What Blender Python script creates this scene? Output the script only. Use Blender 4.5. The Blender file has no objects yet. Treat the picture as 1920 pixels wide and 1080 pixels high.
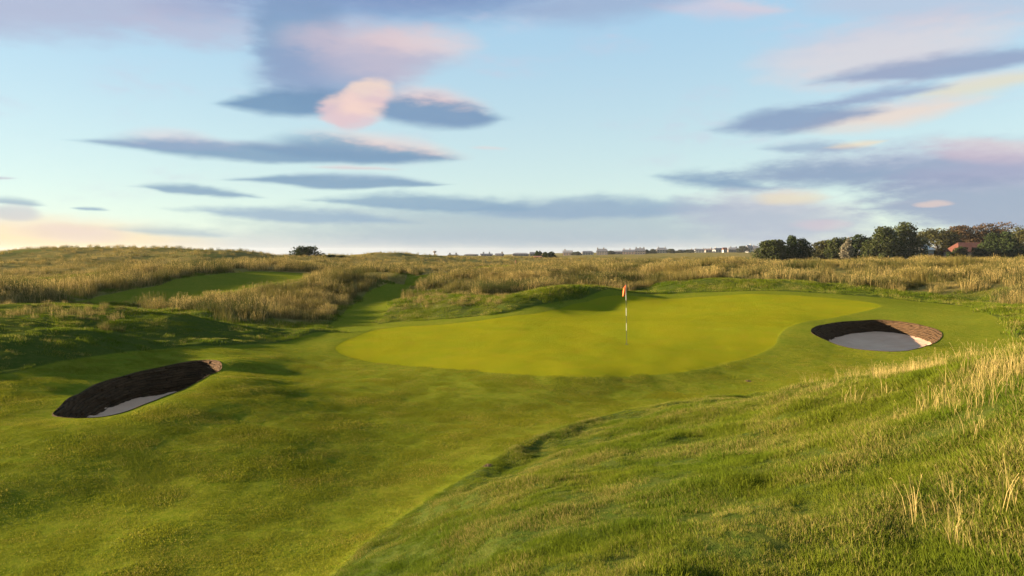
import bpy, bmesh, math, random
import numpy as np
from mathutils import Vector, Matrix
R = math.radians
rng = np.random.default_rng(7)
random.seed(7)
scene = bpy.context.scene
COL = scene.collection

# ------------------------------------------------------------------ camera
EYE = 3.2                       # metres above the hole on the putting green
F = 1280.0                      # focal length in photo pixels (1920 wide)
HORIZON = 472.0
PITCH = math.atan((540 - HORIZON) / F)
cam_d = bpy.data.cameras.new('camera')
cam = bpy.data.objects.new('camera', cam_d); COL.objects.link(cam)
cam.location = (0, 0, EYE)
cam.rotation_euler = (math.pi / 2 - PITCH, 0, 0)
cam_d.sensor_width = 36.0
cam_d.lens = 36.0 * F / 1920.0
cam_d.clip_start = 0.05
cam_d.clip_end = 20000
scene.camera = cam

def ray(px, py):
    """direction of a photo pixel, scaled so that its Y is 1"""
    x, y, z = (px - 960) / F, (540 - py) / F, 1.0
    Y = z * math.cos(PITCH) + y * math.sin(PITCH)
    Z = -z * math.sin(PITCH) + y * math.cos(PITCH)
    return x / Y, 1.0, Z / Y

# ------------------------------------------------------------------ light
SUN_EL, SUN_AZ = R(10.5), R(-87.0)      # azimuth from +Y towards +X
EXPOSURE = 2.52
SKY_STRENGTH = 0.05
sd = bpy.data.lights.new('sun', 'SUN'); sun = bpy.data.objects.new('sun', sd); COL.objects.link(sun)
sd.energy = 5.0; sd.angle = R(0.55); sd.color = (1.0, 0.80, 0.55)
to_sun = Vector((math.sin(SUN_AZ) * math.cos(SUN_EL), math.cos(SUN_AZ) * math.cos(SUN_EL), math.sin(SUN_EL)))
sun.rotation_euler = to_sun.to_track_quat('Z', 'Y').to_euler()
sun.location = (-60, 0, 40)
vs = scene.view_settings
vs.view_transform = 'Standard'; vs.look = 'None'; vs.gamma = 1.0; vs.exposure = EXPOSURE
scene.render.engine = 'CYCLES'

# ------------------------------------------------------------------ node helper
class NT:
    def __init__(self, tree): self.t = tree; self.n = tree.nodes; self.l = tree.links
    def new(self, typ, **kw):
        n = self.n.new(typ)
        for k, v in kw.items(): setattr(n, k, v)
        return n
    def put(self, sock, v):
        if hasattr(v, 'is_output') or isinstance(v, bpy.types.NodeSocket): self.l.new(v, sock)
        elif v is not None: sock.default_value = v
    def math(self, op, a, b=None, c=None, clamp=False):
        n = self.new('ShaderNodeMath', operation=op); n.use_clamp = clamp
        self.put(n.inputs[0], a); self.put(n.inputs[1], b) if b is not None else None
        if c is not None: self.put(n.inputs[2], c)
        return n.outputs[0]
    def rng(self, v, a, b, c=0.0, d=1.0, smooth=True):
        n = self.new('ShaderNodeMapRange'); n.interpolation_type = 'SMOOTHSTEP' if smooth else 'LINEAR'
        self.put(n.inputs[0], v)
        for i, q in enumerate((a, b, c, d)): n.inputs[1 + i].default_value = q
        return n.outputs[0]
    def mix(self, f, a, b, mode='MIX'):
        n = self.new('ShaderNodeMix', data_type='RGBA', blend_type=mode)
        self.put(n.inputs[0], f)
        for s, v in ((n.inputs[6], a), (n.inputs[7], b)):
            if isinstance(v, tuple) and len(v) == 3: v = (*v, 1)
            self.put(s, v)
        return n.outputs[2]
    def noise(self, vec, scale, detail=3.0, rough=0.55, out=0, dims='3D'):
        n = self.new('ShaderNodeTexNoise', noise_dimensions=dims)
        self.put(n.inputs['Vector'], vec) if vec is not None else None
        n.inputs['Scale'].default_value = scale; n.inputs['Detail'].default_value = detail
        n.inputs['Roughness'].default_value = rough
        return n.outputs[out]
    def attr(self, name):
        n = self.new('ShaderNodeAttribute', attribute_name=name)
        return n.outputs['Fac']

# ------------------------------------------------------------------ sky
world = bpy.data.worlds.new('World'); scene.world = world; world.use_nodes = True
W = NT(world.node_tree); W.n.clear()
out = W.new('ShaderNodeOutputWorld'); bg = W.new('ShaderNodeBackground')
sky = W.new('ShaderNodeTexSky', sky_type='NISHITA')
sky.sun_disc = False; sky.sun_elevation = SUN_EL; sky.sun_rotation = SUN_AZ
sky.altitude = 0; sky.air_density = 1.0; sky.dust_density = 0.15; sky.ozone_density = 1.2
bg.inputs[1].default_value = SKY_STRENGTH
CK = 1.0 / (SKY_STRENGTH * 2 ** EXPOSURE)       # cloud colours are written as they should appear
def srgb(r, g, b):
    f = lambda c: (c / 255 / 12.92) if c / 255 <= 0.04045 else ((c / 255 + 0.055) / 1.055) ** 2.4
    return (f(r), f(g), f(b))
def cc(r, g, b): return tuple(v * CK for v in srgb(r, g, b)) + (1,)
def azel(px, py):
    x, y, z = ray(px, py)
    return math.degrees(math.atan2(x, y)), math.degrees(math.atan2(z, math.hypot(x, y)))
geo = W.new('ShaderNodeTexCoord')
sep = W.new('ShaderNodeSeparateXYZ'); W.l.new(geo.outputs['Generated'], sep.inputs[0])
az = W.math('MULTIPLY', W.math('ARCTAN2', sep.outputs[0], sep.outputs[1]), 57.29578)
el = W.math('MULTIPLY', W.math('ARCSINE', sep.outputs[2]), 57.29578)
ae = W.new('ShaderNodeCombineXYZ'); W.put(ae.inputs[0], az); W.put(ae.inputs[1], el); ae.inputs[2].default_value = 1.0
stretch = W.new('ShaderNodeVectorMath', operation='MULTIPLY'); W.l.new(ae.outputs[0], stretch.inputs[0])
stretch.inputs[1].default_value = (0.3, 1.0, 1.0)
n_warp = W.new('ShaderNodeTexNoise'); W.l.new(stretch.outputs[0], n_warp.inputs['Vector'])
n_warp.inputs['Scale'].default_value = 0.55; n_warp.inputs['Detail'].default_value = 4
wv = W.new('ShaderNodeVectorMath', operation='SUBTRACT'); W.l.new(n_warp.outputs['Color'], wv.inputs[0]); wv.inputs[1].default_value = (.5, .5, .5)
ws = W.new('ShaderNodeVectorMath', operation='MULTIPLY'); W.l.new(wv.outputs[0], ws.inputs[0]); ws.inputs[1].default_value = (3.0, 0.7, 0)
wa = W.new('ShaderNodeVectorMath', operation='ADD'); W.l.new(ae.outputs[0], wa.inputs[0]); W.l.new(ws.outputs[0], wa.inputs[1])
UV = wa.outputs[0]
fine = W.noise(stretch.outputs[0], 1.7, 7, 0.62)
fine0 = W.math('SUBTRACT', fine, 0.5)
soft_n = W.noise(stretch.outputs[0], 0.33, 3, 0.5)
# clear air, a little paler than the bare model
col = W.mix(1.0, sky.outputs[0], (0.97, 1.02, 1.0, 1), 'MULTIPLY')
# pale gradient painted over the whole sky to even out its brightness
sky_even = W.mix(W.rng(el, 1.0, 24.0), cc(208, 228, 226), cc(166, 207, 238))
col = W.mix(0.8, col, sky_even)
# thin high cloud everywhere, also outside the picture
wisp = W.math('MULTIPLY', W.rng(soft_n, 0.50, 0.72), W.rng(fine, 0.35, 0.75))
wisp = W.math('MULTIPLY', wisp, W.rng(el, 1.0, 14.0, 0.15, 0.5))
col = W.mix(wisp, col, cc(206, 202, 222))
# broken cloud over the rest of the sky (behind, beside and above the view)
outside = W.math('MAXIMUM', W.rng(W.math('ABSOLUTE', az), 40, 56), W.rng(el, 24, 34))
brk = W.noise(stretch.outputs[0], 0.16, 5, 0.55)
brk_a = W.math('MULTIPLY', W.rng(brk, 0.52, 0.66), W.math('MULTIPLY', outside, 0.75))
col = W.mix(brk_a, col, W.mix(W.rng(fine, .3, .7), cc(135, 152, 190), cc(220, 195, 205)))

# centre x, y, half width, height above, height below (photo pixels), tilt, colour below, colour above, where the light side begins, softness, edge noise, opacity, light from the right, lens or puff
D1, D2, D3 = (128, 160, 190), (140, 170, 196), (152, 178, 202)
CLOUDS_AND_GLOW = [
 (960, 474, 1500, 44, 30, 0, (200, 196, 200), (196, 198, 206), -.5, 1.0, .1, .75, 0, 1),  # pink-grey horizon haze painted as a low band
 (-40, 466, 560, 72, 30, 0, (253, 228, 182), (248, 218, 192), .2, 1.0, .3, .95, 0, 1),  # peach sky glow painted along the left horizon
 (1000, 430, 640, 62, 40, 0, (168, 186, 200), (152, 180, 202), .1, .8, .6, .85, 0, 1),
 (1120, 396, 270, 32, 18, 1, (146, 172, 198), (142, 170, 200), .6, .35, .5, .85, 0, 0),
 (800, 384, 235, 24, 13, -2, D2, (150, 178, 202), .5, .35, .5, .9, 0, 0),
 (570, 408, 240, 20, 12, -3, D3, (160, 186, 204), .5, .4, .5, .85, 0, 0),
 (330, 437, 135, 20, 9, -3, (164, 188, 202), (176, 198, 208), .3, .6, .5, .75, 0, 0),
 (140, 440, 120, 22, 16, -3, (226, 208, 204), (228, 204, 204), 0, .9, .4, .6, 0, 1),
 (10, 380, 70, 16, 6, -5, (150, 174, 196), (160, 182, 200), .1, .6, .6, .8, 0, 0),
 (20, 402, 60, 20, 14, -4, (196, 196, 206), (206, 196, 206), .1, .8, .5, .7, 0, 1),
 (0, 334, 42, 5, 4, 0, (196, 190, 206), (200, 190, 206), 0, .7, .4, .8, 0, 0),
 (160, 391, 42, 6, 4, -4, D2, D2, 0, .6, .5, .85, 0, 0),
 (370, 360, 132, 15, 9, -5, D1, D2, .4, .4, .8, .9, 0, 0),
 (650, 343, 214, 19, 13, -1, D1, (160, 182, 206), .2, .3, .2, .95, .2, 0),
 (670, 317, 100, 7, 5, -1, (222, 200, 204), (236, 210, 206), 0, .8, .4, .6, 0, 0),
 (530, 288, 345, 22, 20, -2.6, D1, (172, 182, 204), .1, .28, .2, .96, .15, 0),
 (325, 276, 150, 36, 8, -3, (150, 172, 200), (240, 208, 210), .1, .5, .25, .9, 0, 0),
 (670, 288, 215, 46, 22, -3, D1, (248, 214, 204), .12, .38, .2, .96, .55, 0),
 (920, 280, 50, 5, 4, -2, (226, 212, 212), (240, 218, 206), 0, .9, .3, .55, 0, 0),
 (120, -10, 400, 90, 96, -1, (180, 184, 210), (148, 162, 200), .0, .7, .8, .88, 0, 1),
 (380, 40, 150, 70, 56, -6, (186, 188, 212), (158, 170, 204), -.2, .8, .9, .8, 0, 1),
 (820, -10, 470, 90, 74, 4, (126, 150, 194), (120, 144, 190), .2, .5, .4, .96, 0, 0),
 (560, 70, 96, 120, 100, 4, (128, 158, 194), (134, 158, 196), .0, .5, .6, .9, 0, 1),
 (640, 118, 185, 86, 92, 4, (146, 166, 200), (200, 190, 206), -.4, .6, .5, .94, 1.0, 1),
 (740, 108, 170, 60, 46, 9, (186, 184, 206), (238, 208, 206), -.1, .95, .6, .75, .9, 1),
 (570, 196, 165, 40, 28, 0, (112, 148, 184), (138, 162, 196), .3, .3, .3, .96, 0, 0),
 (812, 212, 145, 52, 33, -5, (120, 150, 186), (242, 208, 204), .1, .3, .25, .96, .1, 0),
 (690, 183, 56, 34, 36, 20, (238, 206, 206), (248, 220, 204), -.2, .5, .9, .9, .5, 1),
 (642, 203, 52, 30, 30, 10, (232, 204, 208), (244, 214, 206), -.2, .5, .9, .9, .5, 1),
 (672, 216, 62, 26, 28, 8, (226, 200, 206), (246, 216, 204), -.2, .55, .9, .85, .5, 1),
 (1340, 16, 150, 26, 26, -2, (206, 204, 222), (240, 206, 206), .0, .6, .8, .85, .6, 0),
 (1130, 10, 230, 50, 46, 6, (158, 174, 206), (182, 188, 212), .0, .8, .5, .8, 0, 0),
 (1760, 0, 330, 50, 52, 0, (190, 200, 220), (182, 190, 214), .0, .8, .6, .75, 0, 1),
 (1650, 95, 270, 66, 66, 9, (228, 214, 216), (216, 204, 214), .0, .8, .8, .72, 0, 1),
 (1850, 158, 190, 26, 26, 10, (232, 222, 196), (242, 218, 198), .0, .8, .5, .8, 0, 0),
 (1770, 128, 280, 34, 20, 7, (148, 164, 196), (166, 174, 202), .4, .35, .5, .94, 0, 0),
 (1660, 216, 200, 30, 30, 9, (240, 218, 204), (234, 208, 204), .0, .75, .5, .85, 0, 0),
 (1650, 180, 150, 22, 16, 8, (150, 166, 198), (164, 174, 204), .3, .6, .7, .9, 0, 0),
 (1490, 228, 172, 36, 24, 6, (136, 158, 192), (158, 170, 200), .4, .35, .5, .95, 0, 0),
 (1520, 278, 110, 20, 16, 0, (154, 176, 202), (184, 190, 210), .2, .6, .8, .85, 0, 0),
 (1600, 272, 62, 10, 8, 6, (250, 226, 188), (250, 226, 188), .0, .9, .3, .7, 0, 0),
 (1730, 322, 500, 66, 40, 2, (138, 158, 190), (174, 178, 204), -.1, .4, .6, .94, .3, 0),
 (1870, 286, 180, 28, 28, -4, (216, 192, 204), (232, 202, 204), .0, .9, .7, .6, 0, 1),
 (1340, 342, 120, 28, 20, -6, (124, 154, 188), (144, 166, 196), .2, .5, .8, .88, 0, 0),
 (1900, 378, 350, 80, 66, 0, (150, 164, 192), (174, 176, 202), .1, .5, .8, .92, 0, 1),
 (1440, 412, 210, 60, 46, -4, (180, 188, 206), (194, 190, 206), .0, .7, .8, .85, 0, 1),
 (1480, 372, 80, 20, 16, 0, (238, 222, 190), (232, 210, 200), .1, .9, .7, .7, 0, 1),
 (1530, 420, 55, 13, 13, 0, (218, 198, 206), (218, 198, 206), .0, .9, .7, .55, 0, 1),
 (1690, 387, 130, 14, 9, 2, (164, 178, 198), (184, 188, 204), .2, .5, .6, .9, 0, 0),
 (1740, 384, 40, 8, 7, 0, (240, 212, 198), (240, 212, 198), .0, .9, .6, .65, 0, 1),
]
for (cx, cy, hw, hu, hd, tilt, lo, hi, t0, soft, nz, op, rx, puff) in CLOUDS_AND_GLOW:
    a0, e0 = azel(cx, cy)
    aw = (azel(cx + hw, cy)[0] - azel(cx - hw, cy)[0]) / 2
    eu = azel(cx, cy - hu)[1] - e0; ed = e0 - azel(cx, cy + hd)[1]
    ct, st = math.cos(R(tilt)) * hw / 2, math.sin(R(tilt)) * hw / 2
    (p0, q0), (p1, q1) = azel(cx - ct, cy + st), azel(cx + ct, cy - st)
    ang = math.atan2(q1 - q0, p1 - p0); ca, sa = math.cos(ang), math.sin(ang)
    cu, cv = a0 * ca + e0 * sa, -a0 * sa + e0 * ca
    sx, sy = 1 / (aw * 1.06), 1 / (eu * 1.1); xy = []
    for vec in ((ca * sx, sa * sx, -cu * sx), (-sa * sy, ca * sy, -cv * sy)):
        m = W.new('ShaderNodeVectorMath', operation='DOT_PRODUCT'); W.put(m.inputs[0], UV); m.inputs[1].default_value = vec; xy.append(m.outputs['Value'])
    yy = W.math('MAXIMUM', xy[1], W.math('MULTIPLY', xy[1], -eu / ed))
    if puff: yy = W.math('MULTIPLY', yy, yy)
    d = W.math('MULTIPLY_ADD', xy[0], xy[0], yy)
    d = W.math('MULTIPLY_ADD', fine0, nz * 1.15, d)
    a = W.rng(d, 1.1, 1.1 - min(1.05, soft * (1.6 if puff else 2.2)), 0.0, op * .92)
    t = W.math('MULTIPLY_ADD', xy[0], rx, W.math('MULTIPLY_ADD', fine0, 0.9, xy[1]))
    c = W.mix(W.rng(t, t0, t0 + 0.75), cc(*lo), cc(*hi))
    col = W.mix(a, col, c)
W.l.new(col, bg.inputs[0]); W.l.new(bg.outputs[0], out.inputs[0])
try: world.cycles.sampling_method = 'MANUAL'; world.cycles.sample_map_resolution = 1024
except Exception: pass

# ------------------------------------------------------------------ noise
class Noise2:
    def __init__(self, seed):
        r = np.random.default_rng(seed); self.g = r.uniform(-1, 1, (256, 256))
    def __call__(self, x, y):
        xi, yi = np.floor(x).astype(np.int64), np.floor(y).astype(np.int64)
        fx, fy = x - xi, y - yi
        fx = fx * fx * fx * (fx * (fx * 6 - 15) + 10); fy = fy * fy * fy * (fy * (fy * 6 - 15) + 10)
        g = lambda i, j: self.g[i & 255, j & 255]
        a = g(xi, yi) * (1 - fx) + g(xi + 1, yi) * fx
        b = g(xi, yi + 1) * (1 - fx) + g(xi + 1, yi + 1) * fx
        return a * (1 - fy) + b * fy
    def fbm(self, x, y, o=3):
        s, a = 0, 1.0
        for k in range(o): s = s + a * self(x * 2 ** k + 17 * k, y * 2 ** k - 9 * k); a *= .5
        return s
NZ = [Noise2(s) for s in range(6)]
def sstep(x, a, b):
    t = np.clip((x - a) / (b - a), 0, 1); return t * t * (3 - 2 * t)

# ------------------------------------------------------------------ terrain heights
# photo points on the ground with the height they must have: (px, py, z)
PZ = [
 # putting green and its apron
 (1175,642,0),(1100,706,-.13),(900,696,-.15),(1300,690,-.13),(760,682,-.2),(640,652,-.2),(720,614,-.14),(860,603,0),(1000,585,.2),
 (1100,564,.44),(1200,555,.6),(1400,551,.68),(1600,563,.55),(1660,574,.42),(1455,642,.0),(1500,600,.25),(1300,600,.25),(1000,640,-.02),(850,650,-.1),
 (1250,718,-.29),(1360,700,-.23),(1120,740,-.3),(1000,760,-.33),(980,725,-.22),(1400,725,-.3),(1480,690,-.18),
 # fairway left of the green
 (700,720,-.18),(800,760,-.26),(900,820,-.23),(600,690,-.16),(520,668,-.02),(470,664,.07),(450,690,.09),(560,720,-.04),(640,760,-.12),(700,800,-.17),
 (600,640,-.16),(560,655,-.12),
 (0,815,.26),(110,800,.25),(200,790,.24),(300,760,.24),(400,715,.26),(430,678,.24),
 (0,900,.1),(150,870,.1),(300,850,.06),(500,850,-.02),(420,780,.1),(300,1000,-.06),(0,1060,-.05),(100,960,-.08),(500,1000,-.1),(600,900,-.12),(750,860,-.24),
 # left bunker rim
 (105,776,.22),(200,776,.24),(300,744,.24),(400,700,.24),(415,681,.22),(370,674,.17),(300,688,.13),(230,702,.12),(150,734,.16),
 (60,750,.3),(100,720,.3),(200,685,.28),(300,668,.24),(400,660,.2),
 # foot of the near mound
 (620,1075,.06),(700,1000,.0),(800,930,-.08),(900,870,-.15),(1000,818,-.2),(1200,762,-.3),(1400,740,-.25),
 # near mound
 (760,1078,.62),(960,1080,1.1),(1300,1080,1.42),(1920,1080,1.5),(850,980,.45),(1100,950,.86),(1100,860,.42),(1300,900,1.05),(1500,800,1.05),(1300,800,.45),(1600,1000,1.4),
 (1700,850,1.45),(1920,850,1.75),(1700,760,1.45),(1920,750,1.88),(1920,668,2.0),(1800,692,1.68),(1650,716,1.22),(1500,731,.62),(1450,760,.55),
 # beyond its crest
 (1700,690,-.12),(1850,660,-.02),(1920,638,.12),
 # right bunker rim and surround
 (1650,657,-.1),(1560,642,-.02),(1521,622,.2),(1550,606,.22),(1640,598,.17),(1720,602,.17),(1768,628,.1),(1740,648,-.02),(1830,630,.1),(1795,648,-.05),(1640,590,.24),
 (1500,640,.02),(1650,675,-.16),(1560,665,-.12),(1850,600,.32),(1900,572,.5),(1780,575,.45),
 # behind the green
 (1300,537,.88),(1300,527,1.08),(1500,541,.86),(1500,531,1.04),(1700,546,.74),(1700,526,1.1),(1800,552,.64),(1850,556,.6),(1920,534,1.3),
 # small mown mound
 (900,582,.16),(950,566,.52),(1000,552,.84),(1050,543,1.03),(1090,537,1.15),(1140,540,1.03),(1190,550,.68),(1050,574,.3),
 # hollow path
 (640,608,-.3),(600,613,-.28),(680,560,.12),(740,531,.68),(800,517,.95),(880,508,1.0),(950,499,1.2),
 # base of left ridge
 (300,602,.12),(400,608,.0),(500,613,-.1),(580,613,-.2),(720,587,-.12),(760,562,.3),(900,557,.58),
 # raised fairway behind
 (170,563,.5),(300,554,.52),(450,541,.62),(560,528,.76),(600,520,.92),(320,525,1.12),(380,517,1.22),(450,511,1.28),(590,514,1.03),(240,543,.85),(350,540,.66),(480,528,.72),
 # near left mound
 (0,600,1.1),(130,585,.95),(220,581,.8),(330,593,.6),(450,613,.22),(540,633,-.06),(0,645,.85),(100,632,.8),(250,628,.5),(400,637,.2),
 (0,700,.45),(200,662,.4),(330,650,.3),(450,645,.1),
]
# photo points with a distance (metres along the view)
PD = [
 (1250,506,58),(1400,499,60),(1600,495,60),(1800,496,60),(1920,498,60),
 (800,540,48),(900,522,52),(1000,511,56),(1100,508,58),(1200,511,58),
 (700,523,51),(740,520,55),(765,515,58),(660,545,46),(600,533,47),(450,558,41),(330,574,37),
 (300,511,56),(200,529,48),(400,498,66),(480,494,74),(570,502,84),(250,520,51),
 (0,578,33),(100,572,34),(0,548,45),(150,540,48),(0,522,58),(200,515,66),(0,503,80),(150,498,85),
 (0,480,110),(60,477,112),(120,478,112),(200,481,112),(300,480,112),(350,478,112),(430,472,122),(480,475,120),(530,483,116),(560,490,105),
 (650,491,112),(700,489,125),(690,480,140),(740,475,150),(800,478,155),(850,488,150),(960,487,170),(1040,486,190),
]
# world points (hidden or outside the picture)
PW = [
 (0,0,1.55),(2,-4,1.7),(6,0,1.9),(6,4,1.95),(12,2,1.9),(12,8,1.7),(9.5,11,1.15),(12,15,.35),(9,17,-.1),(20,15,.4),(25,22,.5),(-3,0,.7),(-8,0,.0),(-14,4,.1),(-4,-8,.8),
 (-14,9,.0),(-16,13,.3),(-20,18,.6),(-24,26,.9),(-26,34,.9),(-40,10,1.0),(-60,40,1.6),(-40,60,1.2),(-10,-12,.4),(10,-12,1.6),(40,0,1.4),(40,30,1.2),
 (-18,30,.7),(-14,31,.25),(-22,-10,.4),(60,50,1.5),(55,62,1.8),
 (4.7,44.5,.75),(8.5,46,.7),(0,41,.55),(-2,72,.8),(8,80,.9),(20,85,1.0),(35,85,1.2),(60,90,1.2),(90,70,1.5),
 (-45,90,1.6),(-80,110,2.2),(-90,60,1.4),(-120,160,1.5),(-60,160,1.2),(-70,300,-1.8),(-105,300,-1.8),(-187,800,-9),(-290,800,-9),(-500,2600,-30),(-1100,2600,-30),(-36,460,.4),(-25,330,.3),(0,130,.7),(40,130,.5),(90,140,.5),(150,120,.8),
 (-170,300,-1.),(0,260,.2),(150,260,0),(-400,400,0),(400,400,0),(0,450,0),(0,900,0),(-900,900,0),(900,900,0),(0,3000,0),(-3000,3000,0),(3000,3000,0),(-800,100,.8),(800,100,.5),(-3000,200,0),(3000,200,0),
]
pts = []
for px, py, z in PZ:
    x, y, dz = ray(px, py); D = (EYE - z) / -dz; pts.append((x * D, D, z))
for px, py, D in PD:
    x, y, dz = ray(px, py); pts.append((x * D, D, EYE + dz * D))
pts += PW
pts = np.array(pts, float)
def warp(x, y):
    yy = np.maximum(y, -25.0) + 40.0
    return np.stack([6 * np.arctan2(x, yy), 6 * 0.5 * np.log(x * x + yy * yy)], -1)
class TPS:
    def __init__(self, P, z, lam=2e-4):
        self.P = P; n = len(P)
        d2 = ((P[:, None] - P[None]) ** 2).sum(-1)
        K = self.k(d2) + lam * np.eye(n)
        A = np.concatenate([np.ones((n, 1)), P], 1)
        M = np.block([[K, A], [A.T, np.zeros((3, 3))]])
        s = np.linalg.solve(M, np.concatenate([z, np.zeros(3)])); self.w, self.a = s[:n], s[n:]
    @staticmethod
    def k(d2): return 0.5 * d2 * np.log(d2 + 1e-12)
    def __call__(self, Q):
        o = np.empty(len(Q))
        for i in range(0, len(Q), 20000):
            q = Q[i:i + 20000]
            d2 = ((q[:, None, :] - self.P[None]) ** 2).sum(-1)
            o[i:i + 20000] = self.k(d2) @ self.w + self.a[0] + q @ self.a[1:]
        return o
tps = TPS(warp(pts[:, 0], pts[:, 1]), pts[:, 2])
def base_z(x, y):
    x = np.atleast_1d(np.asarray(x, float)); y = np.atleast_1d(np.asarray(y, float))
    return tps(warp(x, y))
def hit(px, py, fn=None):
    """where the line of sight through a photo pixel meets the ground"""
    x, _, dz = ray(px, py)
    D = np.concatenate([np.arange(2.5, 60, .05), np.arange(60, 400, .5)])
    g = base_z(x * D, D) - (EYE + dz * D)
    i = np.argmax(g > 0)
    if g[i] <= 0: i = len(D) - 1
    t = D[i - 1] + (D[i] - D[i - 1]) * (-g[i - 1]) / (g[i] - g[i - 1] + 1e-9)
    return (x * t, t)

def smooth_closed(P, n=8):
    P = np.array(P, float); o = []
    N = len(P)
    for i in range(N):
        a, b, c, d = P[i - 1], P[i], P[(i + 1) % N], P[(i + 2) % N]
        for t in np.arange(n) / n:
            o.append(.5 * (2 * b + (c - a) * t + (2 * a - 5 * b + 4 * c - d) * t ** 2 + (3 * b - a - 3 * c + d) * t ** 3))
    return np.array(o)
def sdf(poly, x, y):
    """signed distance, positive inside"""
    x = np.asarray(x, float); y = np.asarray(y, float)
    best = np.full(x.shape, 1e9); ins = np.zeros(x.shape, bool)
    lo, hi = poly.min(0) - 6, poly.max(0) + 6
    near = (x > lo[0]) & (x < hi[0]) & (y > lo[1]) & (y < hi[1])
    X, Y = x[near], y[near]; b = np.full(X.shape, 36.0); s = np.zeros(X.shape, bool)
    for i in range(len(poly)):
        p, q = poly[i - 1], poly[i]; e = q - p; L = e @ e + 1e-12
        t = np.clip(((X - p[0]) * e[0] + (Y - p[1]) * e[1]) / L, 0, 1)
        b = np.minimum(b, (X - p[0] - t * e[0]) ** 2 + (Y - p[1] - t * e[1]) ** 2)
        c = (p[1] > Y) != (q[1] > Y)
        with np.errstate(divide='ignore', invalid='ignore'):
            s ^= c & (X < (q[0] - p[0]) * (Y - p[1]) / (q[1] - p[1]) + p[0])
    o = np.full(x.shape, -6.0); o[near] = np.where(s, 1, -1) * np.sqrt(b)
    return np.clip(o, -6, 6)
def poly_px(L, n=6):
    return smooth_closed([hit(*p) if len(p) == 2 else (p[0], p[1]) for p in L], n)

# outlines: (px, py) photo pixels dropped onto the ground, (x, y, None) metres where the ground is hidden
GREEN = poly_px([(628,652),(660,632),(720,614),(860,603),(1000,585),(1095,565),(1200,555),(1400,551),(1560,557),(1650,572),(1600,586),(1520,600),(1465,622),(1452,645),(1400,668),(1300,692),(1200,703),(1100,706),(1000,703),(900,696),(760,684),(665,671)])
MOWN = poly_px([(0,699),(200,663),(330,650),(450,645),(540,637),(600,622),(690,619),(720,606),(860,595),(940,586),(1010,570),(1100,556),(1200,549),(1400,545),(1560,550),(1680,560),(1800,572),(1880,600),(1915,640),
   (18,20,None),(14,17.5,None),(10.5,15.6,None),(7.5,15.8,None),(1400,741),(1300,748),(1200,763),(1100,785),(1000,819),(900,871),(800,931),(700,1001),(620,1075),(-1.9,5.4,None),(-3,2,None),(-8,-1,None),(-13,3,None),(-13,9,None)])
PATH = poly_px([(612,616),(640,590),(680,556),(720,533),(762,520),(800,513),(870,506),(950,496),(965,500),(900,509),(840,518),(800,530),(760,548),(735,570),(715,596),(690,618)])
RAISED = poly_px([(120,567),(180,556),(240,543),(320,526),(380,516),(450,509.5),(520,509.5),(600,513.5),(606,517),(560,527),(500,535),(450,545),(380,556),(320,565),(220,568)])
TALL_R = poly_px([(715,586),(740,566),(800,548),(-2.6,42.5,None),(1,43.2,None),(4.6,44.6,None),(8.5,47.0,None),(1300,531),(1400,527),(1500,534),(1600,541),(1700,551),(1780,556),(1860,545),(1925,566),(40,30,None),(90,50,None),(160,130,None),(30,150,None),(6,100,None),(-4,76,None),(-6,60,None)])
TALL_L = poly_px([(232,579),(330,586),(420,607),(520,607),(595,606),(625,590),(664,560),(700,538),(745,523),(785,514),(700,506),(620,519),(560,531),(500,541),(450,550),(380,561),(320,570),(240,573)])
BUNKER_L = smooth_closed([hit(*p) for p in [(101,774),(150,780),(215,774),(300,744),(360,719),(402,697),(415,680),(380,674),(300,686),(225,703),(150,732),(115,756)]], 10)
BUNKER_R = smooth_closed([hit(*p) for p in [(1521,622),(1560,641),(1610,653),(1680,658),(1730,650),(1766,630),(1750,614),(1700,603),(1640,598),(1580,602),(1540,609)]], 10)

def detail_z(x, y, mown, m):
    """unevenness: gentle where mown, tussocky in the rough, dunes far off"""
    rough = 1 - mown
    d = np.hypot(x, y)
    z = mown * (0.035 * NZ[0].fbm(x / 3.2, y / 3.2, 2) + 0.010 * NZ[1].fbm(x / .8, y / .8, 2))
    near = sstep(d, 60, 20)
    z += rough * (0.085 * NZ[2].fbm(x / 1.6, y / 1.6, 3) * near + .028 * NZ[3].fbm(x / .45, y / .45, 2) * near)
    z += sstep(-m, .6, 4.5) * sstep(d, 26, 50) * .40 * NZ[4].fbm(x / 7.0, y / 11.0, 3) * sstep(d, 700, 90)
    z += rough * .5 * NZ[5].fbm(x / 34., y / 34., 2) * sstep(d, 85, 160) * sstep(d, 600, 300)
    return z
def zones(x, y):
    g = sdf(GREEN, x, y); m = np.maximum(np.maximum(sdf(MOWN, x, y), g), np.maximum(sdf(PATH, x, y), sdf(RAISED, x, y)))
    return g, m
def ground_z(x, y, gm=None):
    x = np.atleast_1d(np.asarray(x, float)); y = np.atleast_1d(np.asarray(y, float))
    g, m = zones(x, y) if gm is None else gm
    mown = sstep(m, -.5, .15)
    z = base_z(x, y) + detail_z(x, y, mown, m)
    z -= 0.035 * sstep(m, -.12, .05)                    # mown turf lies lower than the rough
    z -= 0.012 * sstep(g, -.06, .03)                    # and the green lower than its collar
    return z

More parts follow.
